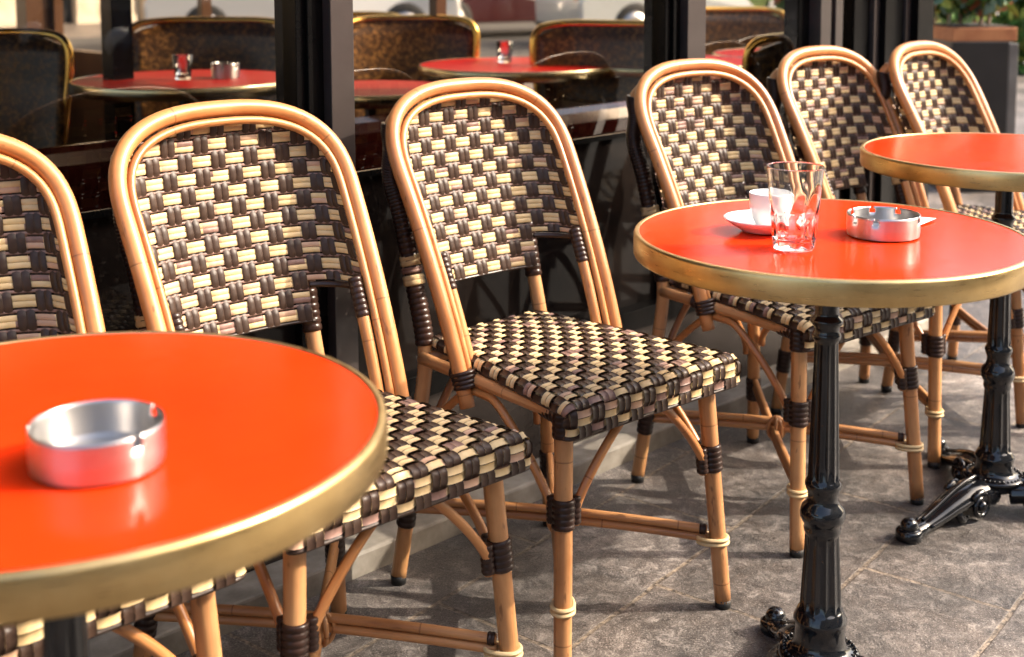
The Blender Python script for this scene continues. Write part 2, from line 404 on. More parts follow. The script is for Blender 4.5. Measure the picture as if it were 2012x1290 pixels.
def seg(a, b, t0, t1): a, b = Vector(a), Vector(b); return [a.lerp(b, t0), a.lerp(b, t1)]

def make_chair(seed=11):
    root = bpy.data.objects.new('rattan_chair', None); COL.objects.link(root)
    rnd = random.Random(seed)
    # ---- hoop and inner cane
    b = MB(); hp = hoop_path(0, .405); b.tube(hp, .0138, 18); hoop = b.build('hoop', M_rattan, root)
    b = MB(); b.tube(hoop_path(.0205, .43), .0068, 12); b.build('inner_cane', M_rattan, hoop)
    for s in (-1, 1):
        b = MB(); z0 = .436
        q = [L(s*(hu(z)-.008), hv(z)-.001, z) for z in (z0, z0+.03)]; coil(b, q, .0215, 4); b.build('binding', M_wrap, hoop)
        # slim side stick inside the hoop, bound at its top
        b = MB(); q = [L(s*(hu(z)-.036), hv(z)-.012, z) for z in (.45, .52, .59, .66)]; b.tube(smoothpath(q), .0105, 12); st = b.build('side_stick', M_rattan, root)
        b = MB(); coil(b, [q[2]+(q[3]-q[2])*.1, q[3]], .0112, 7); b.build('binding', M_wrap, st)
    # ---- barrel-shaped woven back
    w0 = .189; G = 3.0
    def D(z):
        f = lambda q: hv(q)-.004-(-.262-.275*(q-.5)+.0215)
        return f(z) if z < .77 else f(.77)*max(0, min(1, (CH['H']-.012-z)/(CH['H']-.012-.77)))**.7
    tab = []; a = 0; last = None     # arclength table of reference section
    for i in range(401):
        u = -w0+2*w0*i/400; d = .115*(max(0, 1-(abs(u)/w0)**G))**(1/G)
        if last: a += sqrt((u-last[0])**2+(d-last[1])**2)
        tab.append((a, u)); last = (u, d)
    ncol = 17; cs = a/ncol; ta = [x[0] for x in tab]; tu = [x[1] for x in tab]
    ztop, zbot = CH['H']-.018, .578; nrow = 13; cz = (ztop-zbot)/nrow
    def PB(s, t):
        z = zbot+t*cz; ur = float(np.interp(s*cs, ta, tu)); W_ = max(.01, hu(min(z, CH['H']-.002))-.020) if z > CH['zm'] else hu(z)-.020
        sc = (hu(min(z, CH['zm']))-.020)/w0; u = ur*sc
        g = (max(0, 1-(min(1, abs(u)/max(W_, .01)))**G))**(1/G)
        # keep arclength behaviour at the reference edge
        return L(u, hv(z)-.004-D(z)*g, z)
    zw = .642; up = .133
    def insB(s, t):
        z = zbot+t*cz
        if z > ztop: return False
        ur = float(np.interp(s*cs, ta, tu)); sc = (hu(min(z, CH['zm']))-.020)/w0; u = abs(ur*sc)
        W_ = hu(z)-.016
        if u > W_+.006: return False
        if z < zw and u > up: return False
        return True
    colh_cache = {}
    def colh(r, off, k, kind):
        key = (r, off, int(math.floor(k)))
        if key not in colh_cache:
            x = rnd.random(); colh_cache[key] = 2 if kind != 'main' else (3 if x < .12+.03*(seed % 4) else (2 if x < .17+.04*(seed % 4) else 1))
        return colh_cache[key]
    b = MB(); weave(b, PB, 0.02, ncol-.02, 0, nrow, cs, cz, insB, [(-.215, .42), (.215, .42)], [(-.160, .325, 'main'), (.160, .325, 'main'), (.5, .17, 'thin')], .0021, lambda c, k: 0, colh)
    back = b.build('backrest', [M_brown, M_cream, M_rose, M_pink], root)
    # edge rails of the weave
    b = MB()
    def edge(z, ua, ub, n=24): 
        out = []
        for i in range(n+1):
            u = ua+(ub-ua)*i/n; W_ = hu(z)-.020; g = (max(0, 1-(min(1, abs(u)/W_))**G))**(1/G); out.append(L(u, hv(z)-.006-D(z)*g, z))
        return out
    b.tube(edge(zbot+.001, -up, up), .0030, 8); b.tube(edge(zw-.004, up, hu(zw)-.021, 40), .0055, 8); b.tube(edge(zw-.004, -hu(zw)+.021, -up, 40), .0055, 8)
    b.build('woven_edge', M_wrap, back)
    # ---- rear legs running up as back posts
    for s in (-1, 1):
        def pv(z): return -.262-.275*(z-.5)
        bk = lambda u, z: hv(z)-.004-D(z)*(max(0, 1-(min(1, u/(hu(z)-.02)))**G))**(1/G)-.0215
        q = [L(s*.197, -.285, .012), L(s*.182, -.272, .15), L(s*.166, -.262, .30), L(s*.149, -.256, .45), L(s*.149, pv(.58)-.004, .58), L(s*.155, min(pv(.70), bk(.155, .70)), .70), L(s*.164, min(pv(.78), bk(.164, .78)), .78), L(s*.168, bk(.168, .84)-.002, .84), L(s*.166, bk(.166, .88)-.004, .88), L(s*.160, hv(.905)-.022, .905)]
        b = MB(); pp = smoothpath(q, 8); b.tube(pp, [.0150]*16+lerp_r(len(pp)-16, .0148, .0115), 14); leg = b.build('leg', M_rattan_leg, root)
        b = MB(); b.tube([q[0]-Vector((0,0,.012)), q[0]+Vector((0,0,.006))], [.0145, .0155], 14); b.build('foot_cap', M_black, leg)
        b = MB(); a_, b_ = q[1].lerp(q[0], .25), q[1].lerp(q[2], .15); coil(b, [a_, b_], .0175, 5, amp=.08); b.build('binding', M_wrap, leg)
        b = MB(); zt = [.47+.006*i for i in range(60)]
        if s < 0:
            pts = [p for p in pp if .45 < p.z < .885]; d = len(pts)
            coil(b, pts, .0168, 60, amp=.10)
            b2 = MB(); zz = [p for p in pts if .575 < p.z < .635]; zz = [Vector(PBpost) for PBpost in zz]
            for (za, zb2, mi) in ((.578, .597, 0), (.601, .612, 1), (.614, .634, 0)):
                f = lambda z: L(s*(.149), pv(z)-.004, z)
                coil(b2, [f(za), f(zb2)], .0200, 2, mi, amp=.06)
            b2.build('cream_band', [M_cream, M_rose], leg)
        else:
            pts = [p for p in pp if .545 < p.z < .885]; coil(b, pts, .0160, 46, amp=.10)
        b.build('post_binding', M_wrap, leg)
    # ---- front legs
    FT = {s: L(s*.175, .157, .452) for s in (-1, 1)}; FF = {s: L(s*.203, .185, .012) for s in (-1, 1)}
    for s in (-1, 1):
        b = MB(); b.tube([FF[s].lerp(FT[s], i/12) for i in range(13)], lerp_r(13, .0150, .0160), 16); leg = b.build('leg', M_rattan_leg, root)
        b = MB(); b.tube([FF[s]-Vector((0,0,.012)), FF[s]+Vector((0,0,.004))], [.0142, .0152], 14); b.build('foot_cap', M_black, leg)
        f = lambda z: FF[s].lerp(FT[s], (z-.012)/.44)
        b = MB(); coil(b, [f(.262), f(.312)], .0178, 5, amp=.13)
        ci = Vector((-s*.026, 0, 0)); cb = Vector((0, .025, 0))
        coil(b, [f(.264)+ci, f(.310)+ci], .0098, 5, amp=.16); coil(b, [f(.264)+cb, f(.310)+cb], .0098, 5, amp=.16)
        b.build('binding', M_wrap, leg)
        b = MB(); coil(b, [f(.412), f(.462)], .0185, 5, amp=.07)
        coil(b, [f(.446)+Vector((0, .012, 0)), f(.446)+Vector((-s*.004, .052, .002))], .0150, 4, amp=.08)
        coil(b, [f(.446)+Vector((-s*.012, 0, 0)), f(.446)+Vector((-s*.045, 0, 0))], .0150, 4, amp=.08)
        b.build('corner_binding', M_wrap, leg)
        b = MB(); dd = (L(0, 0, 0)-Vector((f(.13).x, f(.13).y, 0))).normalized()
        for z in (.126, .134):
            ring = []
            for k in range(25):
                th = 2*pi*k/24; c_ = f(z); r_ = .0178
                off = Vector((cos(th)*r_, sin(th)*r_, 0)); 
                if off.dot(dd) > 0: off += dd*(off.dot(dd))*1.1
                ring.append(c_+off)
            b.tube(ring, .0038, 8, caps=False)
        b.build('cream_tie', M_cream, leg)
    # ---- seat rails
    for s in (-1, 1):
        b = MB(); pa, pb = L(s*.172, -.235, .452), L(s*.178, .150, .449)
        b.tube([pa.lerp(pb, i/10) for i in range(11)], .0118, 14); r = b.build('seat_rail', M_rattan_leg, root)
        b = MB(); coil(b, [pa.lerp(pb, .26), pa.lerp(pb, .32)], .0138, 4); b.build('binding', M_wrap, r)
    for v, u in ((.150, .17), (-.245, .15)):
        b = MB(); b.tube([L(-u, v, .445), L(u, v, .445)], .0118, 14); b.build('seat_rail', M_rattan_leg, root)
    # ---- woven seat with rolled edges
    ns, nt = 15, 17; wf, wr, vf, vb = .212, .140, .212, -.250
    def ctr(x, y):    # x,y in [-1,1] plan position before roll
        w_ = wr+(wf-wr)*(y+1)/2
        return x*w_, vb+(vf-vb)*(y+1)/2
    csz = .0272
    # along v: top run then rolled apron
    Ltop = vf-vb; Rr = .017; arc = Rr*pi/2; apron = .037
    tt_top = (Ltop-Rr)/csz; tt_arc = arc/csz; tt_ap = apron/csz; T1 = tt_top+tt_arc+tt_ap
    def PS(s, t):
        x = (s/ns)*2-1
        # longitudinal
        d = t*csz
        if d <= Ltop-Rr: y = vb+d; z = 0
        elif d <= Ltop-Rr+arc: a_ = (d-(Ltop-Rr))/Rr; y = vf-Rr+Rr*sin(a_); z = -Rr*(1-cos(a_))
        else: y = vf; z = -Rr-(d-(Ltop-Rr+arc))
        k = min(1, max(0, (y-vb)/(vf-vb))); w_ = wr+(wf-wr)*k
        # round front corners in plan
        ax = abs(x)
        Wd = w_+.014; xx = x*Wd
        edge_r = .016; over = abs(xx)-(w_-edge_r)
        zz = 0
        if over > 0:
            a_ = min(over/edge_r, 1.9); xx = math.copysign(w_-edge_r+edge_r*sin(min(a_, pi/2)), xx); zz = -edge_r*(1-cos(min(a_, pi/2)))-max(0, a_-pi/2)*edge_r
        if ax > .84 and k > .86: y -= ((ax-.84)/.16)**2*.012*((k-.86)/.14)
        crown = .004*(1-x*x)*(1-(2*k-1)**2)
        return L(xx, y, .484+z+zz*.9*(1-min(1, -z/.03))+crown)
    cc = {}
    def cols(r, off, k, kind):
        key = (r, off, int(math.floor(k)))
        if key not in cc:
            x = rnd.random(); cc[key] = 3 if x < .12 else (2 if x < .24 else 1)
        return cc[key]
    b = MB(); weave(b, PS, .02, ns-.02, 0, T1, 2*(wf+.014)/ns, csz, lambda s, t: True, [(-.235, .44), (.235, .44)], [(-.235, .43, 'main'), (.235, .43, 'main')], .0030, lambda c, k: 2 if (c*7+int(k)*3) % 23 == 0 else 0, cols)
    b.tube([PS(.05+(ns-.1)*i/60, T1-.05)+Vector((0,.003,-.001)) for i in range(61)], .0042, 8, 0)
    for e_ in (.04, ns-.04): b.tube([PS(e_, tt_top*.96*i/60)+Vector((.002*(1 if e_ < 1 else -1),0,-.001)) for i in range(61)], .0036, 8, 0)
    seat = b.build('seat', [M_brown, M_cream, M_rose, M_pink], root)
    b = MB(); vs = []                       # dark slab added under the weave so its gaps stay dark
    for y in (vb+.01, vf-.014):
        k = (y-vb)/(vf-vb); w_ = wr+(wf-wr)*k-.012
        vs += [L(-w_, y, .474), L(w_, y, .474), L(w_, y, .455), L(-w_, y, .455)]
    b.add(vs, [(0,1,5,4),(3,7,6,2),(4,5,6,7),(0,3,2,1),(1,2,6,5),(0,4,7,3)]); b.build('added_backing', M_wrap, seat, smooth=False)
    # ---- arched braces between the legs, under the rails
    def arch(pa, pb, top, dz=.0):
        pts = [pa, pa+(pb-pa)*.02+Vector((0,0,.035)), pa.lerp(pb, .18)+Vector((0,0,(top-pa.z)*.60)), pa.lerp(pb, .38)+Vector((0,0,(top-pa.z)*.95)), pa.lerp(pb, .5)+Vector((0,0,top-pa.z)), pa.lerp(pb, .62)+Vector((0,0,(top-pa.z)*.95)), pa.lerp(pb, .82)+Vector((0,0,(top-pa.z)*.60)), pb+(pa-pb)*.02+Vector((0,0,.035)), pb]
        b = MB(); b.tube(smoothpath(pts, 7), .0078, 10); return b.build('arched_brace', M_rattan, root)
    g = lambda s, z: FF[s].lerp(FT[s], (z-.012)/.44)
    arch(g(-1, .262)+Vector((.026,0,0)), g(1, .262)+Vector((-.026,0,0)), .432)
    for s in (-1, 1):
        arch(g(s, .262)+Vector((0,.025,0)), L(s*.172, -.240, .262), .432)
    arch(L(-.145, -.266, .24), L(.145, -.266, .24), .432)
    # ---- crossed double stretchers
    for s in (-1, 1):
        a_ = g(s, .131); r_ = L(-s*.184, -.272, .150)
        for dz in (0, .0165):
            b = MB(); d = (r_-a_).normalized(); z = dz+(0.016 if s > 0 else 0)*0
            p, q = a_+d*.020+Vector((0,0,z)), r_-d*.012+Vector((0,0,z)); mid = p.lerp(q, .5)+Vector((0,0,.016*s*.55))
            b.tube(smoothpath([p, p.lerp(mid, .5)+Vector((0,0,.002*s)), mid, mid.lerp(q, .5)+Vector((0,0,.002*s)), q], 8), .0078, 10); b.build('stretcher', M_stretch, root)
        b = MB(); d = (r_-a_).normalized(); coil(b, [a_+d*.022+Vector((0,0,.0165)), a_+d*.034+Vector((0,0,.0165))], .0092, 2); b.build('binding', M_wrap, root)
    b = MB(); c = L(0, -.045, .150)
    for dx, dy in ((1, .8), (-1, .8), (.2, 1)):
        d = Vector((dx, dy, 0)).normalized()
        b.tube([c+d*.019*cos(2*pi*k/20)+Vector((0,0,.026*sin(2*pi*k/20))) for k in range(21)], .004, 8, caps=False)
    b.build('cane_tie', M_rattan_leg, root)
    return root

ALL = list(S.objects)
chairs = [
 (-.632, 1.545, .757, "rattan chair cut by the picture's edge, behind the near red table with one ashtray"),
 (-.2705, 1.8959, .7425, 'rattan chair whose seat corner pokes out from behind the near red table'),
 (.1139, 2.2889, .7105, 'rattan chair standing clear between two tables with its whole woven seat showing'),
 (.6172, 2.7571, .6628, 'rattan chair behind the table that carries the cup and glass'),
 (1.03, 3.21, .7013, 'rattan chair seen behind the glass tumbler, second from the planter'),
 (1.3793, 3.4174, .7896, 'rattan chair nearest the black planter, last of its row'),
]
for i, (x, y, a, lab) in enumerate(chairs):
    o = make_chair(11+i)
    o.location = (x, y, 0); o.rotation_euler = (0, 0, a)
    tag(o, lab, 'chair', 'rattan chairs in a row along the shop front')

# ------------------------------------------------------------------ bistro tables
HT = .7746
def make_table(name, zc=1.0, foot=.245, turn=0):
    root = bpy.data.objects.new(name, None); COL.objects.link(root)
    b = MB(); b.lathe([(.0001, HT-.0012), (.10, HT-.0012), (.2912, HT-.0012)], 128); b.build('red_top', M_red, root)
    b = MB(); b.lathe([(.2912, HT-.003), (.2914, HT-.0006), (.2925, HT+.0002), (.2970, HT-.0002), (.2990, HT-.0018), (.30, HT-.0045), (.3003, HT-.018), (.30, HT-.0335), (.2988, HT-.0362), (.296, HT-.0369), (.287, HT-.0365)], 160); b.build('brass_rim', M_brass, root)
    b = MB(); b.lathe([(.288, HT-.030), (.07, HT-.030), (.055, HT-.034), (.052, HT-.050), (.036, HT-.066), (.0001, HT-.066)], 48); b.build('wooden_underside', M_terra, root)
    # fluted column
    def zz(z): return z if zc == 1 else (z*zc if z < .165 else .165*zc+(z-.165)*(.70-.165*zc)/(.70-.165))
    prof = [(.0185,.712,0),(.0185,.650,0),(.0190,.645,0),(.0245,.640,0),(.0250,.634,0),(.0200,.628,0),(.0190,.621,0),(.0215,.617,0),(.0225,.613,0),(.0215,.608,0),(.0185,.604,0),(.0188,.600,1)]
    prof += [(.0188+(.0250-.0188)*i/8, .596-(.596-.385)*i/8, 1) for i in range(1, 9)]
    prof += [(.0255,.381,0),(.0280,.377,0),(.0285,.372,0),(.0265,.366,0),(.0240,.360,0),(.0235,.350,0),(.0262,.343,0),(.0325,.337,0),(.0352,.328,0),(.0350,.320,0),(.0310,.312,0),(.0280,.307,0),(.0292,.302,0),(.0285,.297,0),(.0270,.293,0),(.0272,.289,1)]
    prof += [(.0272+(.0335-.0272)*i/6, .286-(.286-.172)*i/6, 1) for i in range(1, 7)]
    prof += [(.0345,.169,0),(.0365,.166,0),(.0385,.160,0),(.0415,.155,0),(.0420,.150,0),(.0400,.146,0),(.0392,.135,0),(.0395,.118,0),(.0430,.108,0),(.0500,.102,0),(.0610,.099,0),(.0640,.095,0),(.0640,.090,0),(.0560,.086,0),(.0560,.070,0),(.0400,.055,0),(.0001,.052,0)]
    P = [(r, zz(z), f) for r, z, f in prof]
    def rf(th, j, p): return 1-.11*p[2]*(abs(sin(6*th))**.7)*-1*-1 if p[2] else 1
    b = MB(); b.lathe(P, 128, rf=rf)
    for k in range(36):      # beads on the base ring
        th = 2*pi*k/36; b.sphere((.0565*cos(th), .0565*sin(th), zz(.1015)), .0028, 8)
    b.build('pedestal', M_iron, root)
    for k in range(3):
        th = turn+k*2*pi/3; d = Vector((cos(th), sin(th), 0)); n = Vector((-sin(th), cos(th), 0)); f = foot/.245
        def q(r, z): return d*r*f+Vector((0,0,z*zc))
        b = MB()
        path = smoothpath([q(.030,.060), q(.068,.067), q(.102,.063), q(.138,.050), q(.172,.035), q(.205,.023), q(.236,.017)], 6)
        N = len(path); rr = [.043-.024*min(1, i/(N*.80))+(.002 if i > N*.85 else 0) for i in range(N)]
        b.tube(path, rr, 16, flat=.72)
        ridge = [p+Vector((0,0,rr[i]*.80)) for i, p in enumerate(path[3:-5])]; b.tube(ridge, [.0042]*len(ridge), 8)
        for sgn in (-1, 1):     # side ribs and scroll eyes
            rib = [p+n*sgn*rr[i]*.86+Vector((0,0,.004)) for i, p in enumerate(path[4:-6])]; b.tube(rib, .0036, 8)
            sp = []
            for m in range(34):
                a = m/33*3.6*pi; r_ = .031*(1-m/42); sp.append(q(.080, .048)+d*cos(a+.6)*r_+Vector((0,0,sin(a+.6)*r_))+n*sgn*.034)
            b.tube(sp, [.0078*(1-m/60) for m in range(34)], 8)
            b.sphere(q(.080, .048)+n*sgn*.036, .012, 12)
            leaf = smoothpath([q(.115,.060)+n*sgn*.012, q(.128,.036)+n*sgn*.020, q(.118,.016)+n*sgn*.022, q(.098,.014)+n*sgn*.018], 5); b.tube(leaf, [.005+.004*sin(pi*i/(len(leaf)-1)) for i in range(len(leaf))], 8)
        c = q(.246, 0); b.lathe([(.001,.002),(.026,.002),(.0275,.008),(.0270,.020),(.0215,.024),(.001,.025)], 24, c=c)
        b.sphere(c+Vector((0,0,.028)), .0185, 18)
        b.build('foot', M_iron, root)
    return root
tb = [(-.4093, 1.1398), (.4882, 1.9545), (1.0585, 2.7203)]
T1 = make_table('bistro_table', turn=R(95)); T1.location = (tb[0][0]-.007, tb[0][1], 0); T1.rotation_euler = (0, 0, .3)
tag(T1, 'near red bistro table with only a steel ashtray on it', 'table', 'round red bistro tables')
T2 = make_table('bistro_table', foot=.235, turn=R(95)); T2.location = (*tb[1], 0)
tag(T2, 'red bistro table carrying the cup, the tumbler and an ashtray', 'table', 'round red bistro tables')
T3 = make_table('bistro_table', zc=.74, foot=.285, turn=R(95)); T3.location = (tb[2][0]-.006, tb[2][1], 0); T3.scale = (1, 1, 1.016)
tag(T3, 'empty red bistro table with a brass rim in front of the farthest chairs', 'table', 'round red bistro tables')

# ------------------------------------------------------------------ things on the tables
def ashtray(name, loc, R0, H, notches, rz, label):
    b = MB(); n = 144; zs = [0, .001, H*.7, H]; t = .0016; hw = 2*pi/n
    def notch(th, z):
        for a in notches:
            dlt = (th-a+pi) % (2*pi)-pi
            if abs(dlt)*R0 < (.0026 if z > H*.90 else .0042) and z > H*.72: return True
        return False
    lev = [.0012, H*.25, H*.5, H*.72, H*.78, H*.90, H]
    idx = {}; vs = []
    def V(i, j, side):
        k = (i % n, j, side)
        if k not in idx:
            th = 2*pi*i/n; r = R0-(t if side else 0); r -= .001*(j == 0)
            idx[k] = len(vs); vs.append((r*cos(th), r*sin(th), lev[j]+(.0 if not side else 0)))
        return idx[k]
    fs = []; solid = lambda i, j: not notch(2*pi*(i+.5)/n, (lev[j]+lev[j+1])/2)
    for i in range(n):
        for j in range(len(lev)-1):
            if not solid(i, j): continue
            fs.append((V(i,j,0), V(i+1,j,0), V(i+1,j+1,0), V(i,j+1,0))); fs.append((V(i+1,j,1), V(i,j,1), V(i,j+1,1), V(i+1,j+1,1)))
            if j == len(lev)-2 or not solid(i, j+1): fs.append((V(i,j+1,0), V(i+1,j+1,0), V(i+1,j+1,1), V(i,j+1,1)))
            if not solid(i+1, j): fs.append((V(i+1,j,0), V(i+1,j,1), V(i+1,j+1,1), V(i+1,j+1,0)))
            if not solid(i-1, j): fs.append((V(i,j,1), V(i,j,0), V(i,j+1,0), V(i,j+1,1)))
    b.add(vs, fs)
    b.lathe([(R0-.001, .0012), (R0-.003, 0), (.0001, 0)], 72); b.lathe([(.0001, .0035), (R0-.012, .0035), (R0-.006, .0045), (R0-t, .007)], 72)
    o = b.build(name, M_steel, smooth=True)
    for a in notches:
        pass
    for p in o.data.polygons: p.use_smooth = abs(p.normal.z) < .5 and len(p.vertices) == 4
    o.location = loc; o.rotation_euler = (0, 0, rz); return tag(o, label, 'ashtray', 'notched steel ashtrays')
ashtray('ashtray', (tb[0][0]+.060, tb[0][1]-.092, HT), .0555, .036, [R(a) for a in (48, 195, 322)], 0, 'brushed steel ashtray with three notches, alone on the near red table')
ashtray('ashtray', (tb[1][0]+.079, tb[1][1]-.014, HT), .0545, .034, [R(a) for a in (50, 92, 135, 205, 243, 325)], 0, 'brushed steel ashtray with six notches beside the glass tumbler')
# receipt
b = MB(); c0 = Vector((tb[1][0]+.075, tb[1][1]+.045, HT))
b.add([c0+Vector(p) for p in ((.052,-.028,.0006), (.122,.052,.0030), (.050,.098,.0008), (-.030,.030,.0004), (.052,-.028,.0002), (.122,.052,.0026), (.050,.098,.0004), (-.030,.030,.0000))], [(0,1,2,3),(7,6,5,4),(0,4,5,1),(1,5,6,2),(2,6,7,3),(3,7,4,0)])
tag(b.build('paper_slip', M_paper, smooth=False), 'white slip of paper sticking out behind the steel ashtray', 'paper')
# saucer and cup
sc = (tb[1][0]-.098, tb[1][1]+.018)
b = MB(); b.lathe([(.0001,.004),(.022,.004),(.026,.0045),(.040,.0085),(.056,.0175),(.0605,.0215),(.0615,.0215),(.0608,.0195),(.050,.0115),(.038,.0045),(.034,.001),(.030,.0),(.0001,.0)], 72)
o = b.build('saucer', M_china); o.location = (*sc, HT); tag(o, 'white china saucer under the small coffee cup', 'saucer')
cup = empty('coffee_cup', 'small white coffee cup standing on its saucer, half behind the tumbler', 'cup', (sc[0]+.010, sc[1], HT+.0045))
b = MB(); b.lathe([(.0001,.004),(.012,.0045),(.020,.009),(.0265,.020),(.0295,.034),(.0308,.0550),(.0312,.0562),(.0322,.0560),(.0326,.0545),(.0316,.034),(.0285,.018),(.022,.006),(.019,.002),(.0185,.0),(.0001,.0)], 64); b.build('body', M_china, cup)
b = MB(); hd = Vector((cos(R(35)), sin(R(35)), 0)); b.tube(smoothpath([hd*.030+Vector((0,0,.046)), hd*.046+Vector((0,0,.048)), hd*.052+Vector((0,0,.034)), hd*.042+Vector((0,0,.020)), hd*.028+Vector((0,0,.018))], 6), .0038, 10, flat=.7); b.build('handle', M_china, cup)
b = MB(); b.disc((0,0), .0225, .0125, 40); b.build('coffee_dregs', M_coffee, cup)
# faceted tumbler
b = MB()
out = [(.0001,.0),(.0265,.0),(.0290,.0012),(.0300,.004),(.0303,.012),(.0310,.018),(.0335,.046),(.0345,.051),(.0338,.056),(.0350,.060),(.0362,.068),(.0375,.085),(.0386,.096),(.0398,.1070),(.0409,.1180),(.0411,.1196),(.0413,.1210),(.0413,.1216)]
inn = [(.0411,.1219),(.0408,.1220),(.0402,.1216),(.0400,.1208),(.0398,.1194),(.0396,.1180),(.0385,.1070),(.0373,.096),(.0362,.085),(.0346,.068),(.0335,.060),(.0322,.055),(.0312,.048),(.0285,.020),(.0240,.0130),(.0001,.0115)]
def rfg(th, j, p):
    z = p[1]
    if j < len(out) and .011 <= z <= .050: return 1.025-.10*abs(cos(4.5*th))**2.5
    if j < len(out) and .050 < z <= .062: return 1.01-.03*abs(cos(4.5*th))**3
    return 1
b.lathe(out+inn, 108, rf=rfg)
gp = (tb[1][0]-.0780, tb[1][1]-.108)
o = b.build('tumbler', M_tumbler); o.location = (*gp, HT+.0004); tag(o, 'clear faceted glass tumbler in front of the coffee cup', 'glass')

# ------------------------------------------------------------------ cafe front
cafe = empty('shop_facade', 'dark framed cafe shop front with tall glass panes behind the chairs', 'shop front', (P0[0], P0[1], 0), WA)
ALL = []
def fbox(name, boxes, m, parent=cafe, bev=.0015):
    b = MB()
    for a, c in boxes: b.box(a, c)
    return b.build(name, m, parent, smooth=False, bevel=bev)
SL, SR = -6.0, 1.67
fbox('stone_plinth', [((SL, .0, -.02), (SR, .30, .048))], M_stone, bev=.006)
fbox('base_panel', [((SL, .085, .048), (SR, .11, .30))], M_base)
fbox('bottom_rail', [((SL, .070, .285), (SR, .125, .335))], M_frameblk)
fbox('upper_wall', [((SL, .05, 2.7), (SR, .35, 9.0))], M_facade2)
fbox('head_rail', [((SL, .045, 2.5), (SR, .16, 2.7))], M_frameblk)
def mullion(s0, s1, d0, m=M_frame): fbox('mullion', [((s0, d0, .335), (s1, .16, 2.5))], m)
for bay in (-1.83, -2.96):
    mullion(bay-.005, bay+.055, .070); mullion(bay-.06, bay-.005, .085, M_frameblk)
mullion(-.647, -.592, .066); fbox('mullion', [((-.71, .090, .335), (-.647, .16, 2.5)), ((-.690, .080, .335), (-.680, .09, 2.5))], M_frameblk)
mullion(.465, .540, .066); fbox('mullion', [((.405, .090, .335), (.465, .16, 2.5)), ((.425, .080, .335), (.436, .09, 2.5))], M_frameblk)
mullion(1.095, 1.150, .072); fbox('mullion', [((1.04, .11, .335), (1.095, .16, 2.5)), ((1.15, .10, .335), (1.175, .16, 2.5))], M_frameblk); mullion(1.175, 1.215, .072)
fbox('door_post', [((1.31, .09, .05), (1.40, .18, 2.5)), ((1.432, .055, .05), (1.54, .18, 2.5)), ((1.568, .02, .05), (1.67, .20, 2.5))], M_frameblk)
mullion(1.40, 1.432, .075); mullion(1.54, 1.568, .045)
fbox('glazing_bar', [((SL, .098, .764), (1.31, .108, .776))], M_frameblk, bev=0)
fbox('dark_lower_panel', [((SL, .112, .335), (1.31, .120, .764))], M_blackglass, bev=0)  # lower glass zone drawn as an opaque black pane, hiding the room behind
for s0, s1 in ((SL, -3.02), (-2.90, -1.89), (-1.775, -.71), (-.592, .405), (.540, 1.04), (1.215, 1.31)):
    b = MB(); b.add([(s0, .112, .776), (s1, .112, .776), (s1, .112, 2.5), (s0, .112, 2.5)], [(0,1,2,3)]); b.build('glass_pane', M_pane, cafe, smooth=False)
# interior shell
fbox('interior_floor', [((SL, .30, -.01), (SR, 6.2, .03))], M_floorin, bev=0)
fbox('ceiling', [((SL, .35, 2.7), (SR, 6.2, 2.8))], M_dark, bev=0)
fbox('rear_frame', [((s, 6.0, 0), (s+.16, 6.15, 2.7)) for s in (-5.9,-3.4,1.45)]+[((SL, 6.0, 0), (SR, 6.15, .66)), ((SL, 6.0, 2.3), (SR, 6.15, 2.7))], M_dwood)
fbox('end_frame', [((SR-.06, d, 0), (SR, d+w, 2.7)) for d, w in ((.25,.10),(2.3,.05),(4.2,.05),(5.95,.2))]+[((SR-.06, .2, 0), (SR, 6.1, .64)), ((SR-.06, .2, 2.2), (SR, 6.1, 2.7))], M_dwood)
fbox('pillar', [((-2.015, 1.97, 0), (-1.995, 1.99, 2.7)), ((.08, 2.3, 0), (.16, 2.38, 2.7))], M_frameblk)

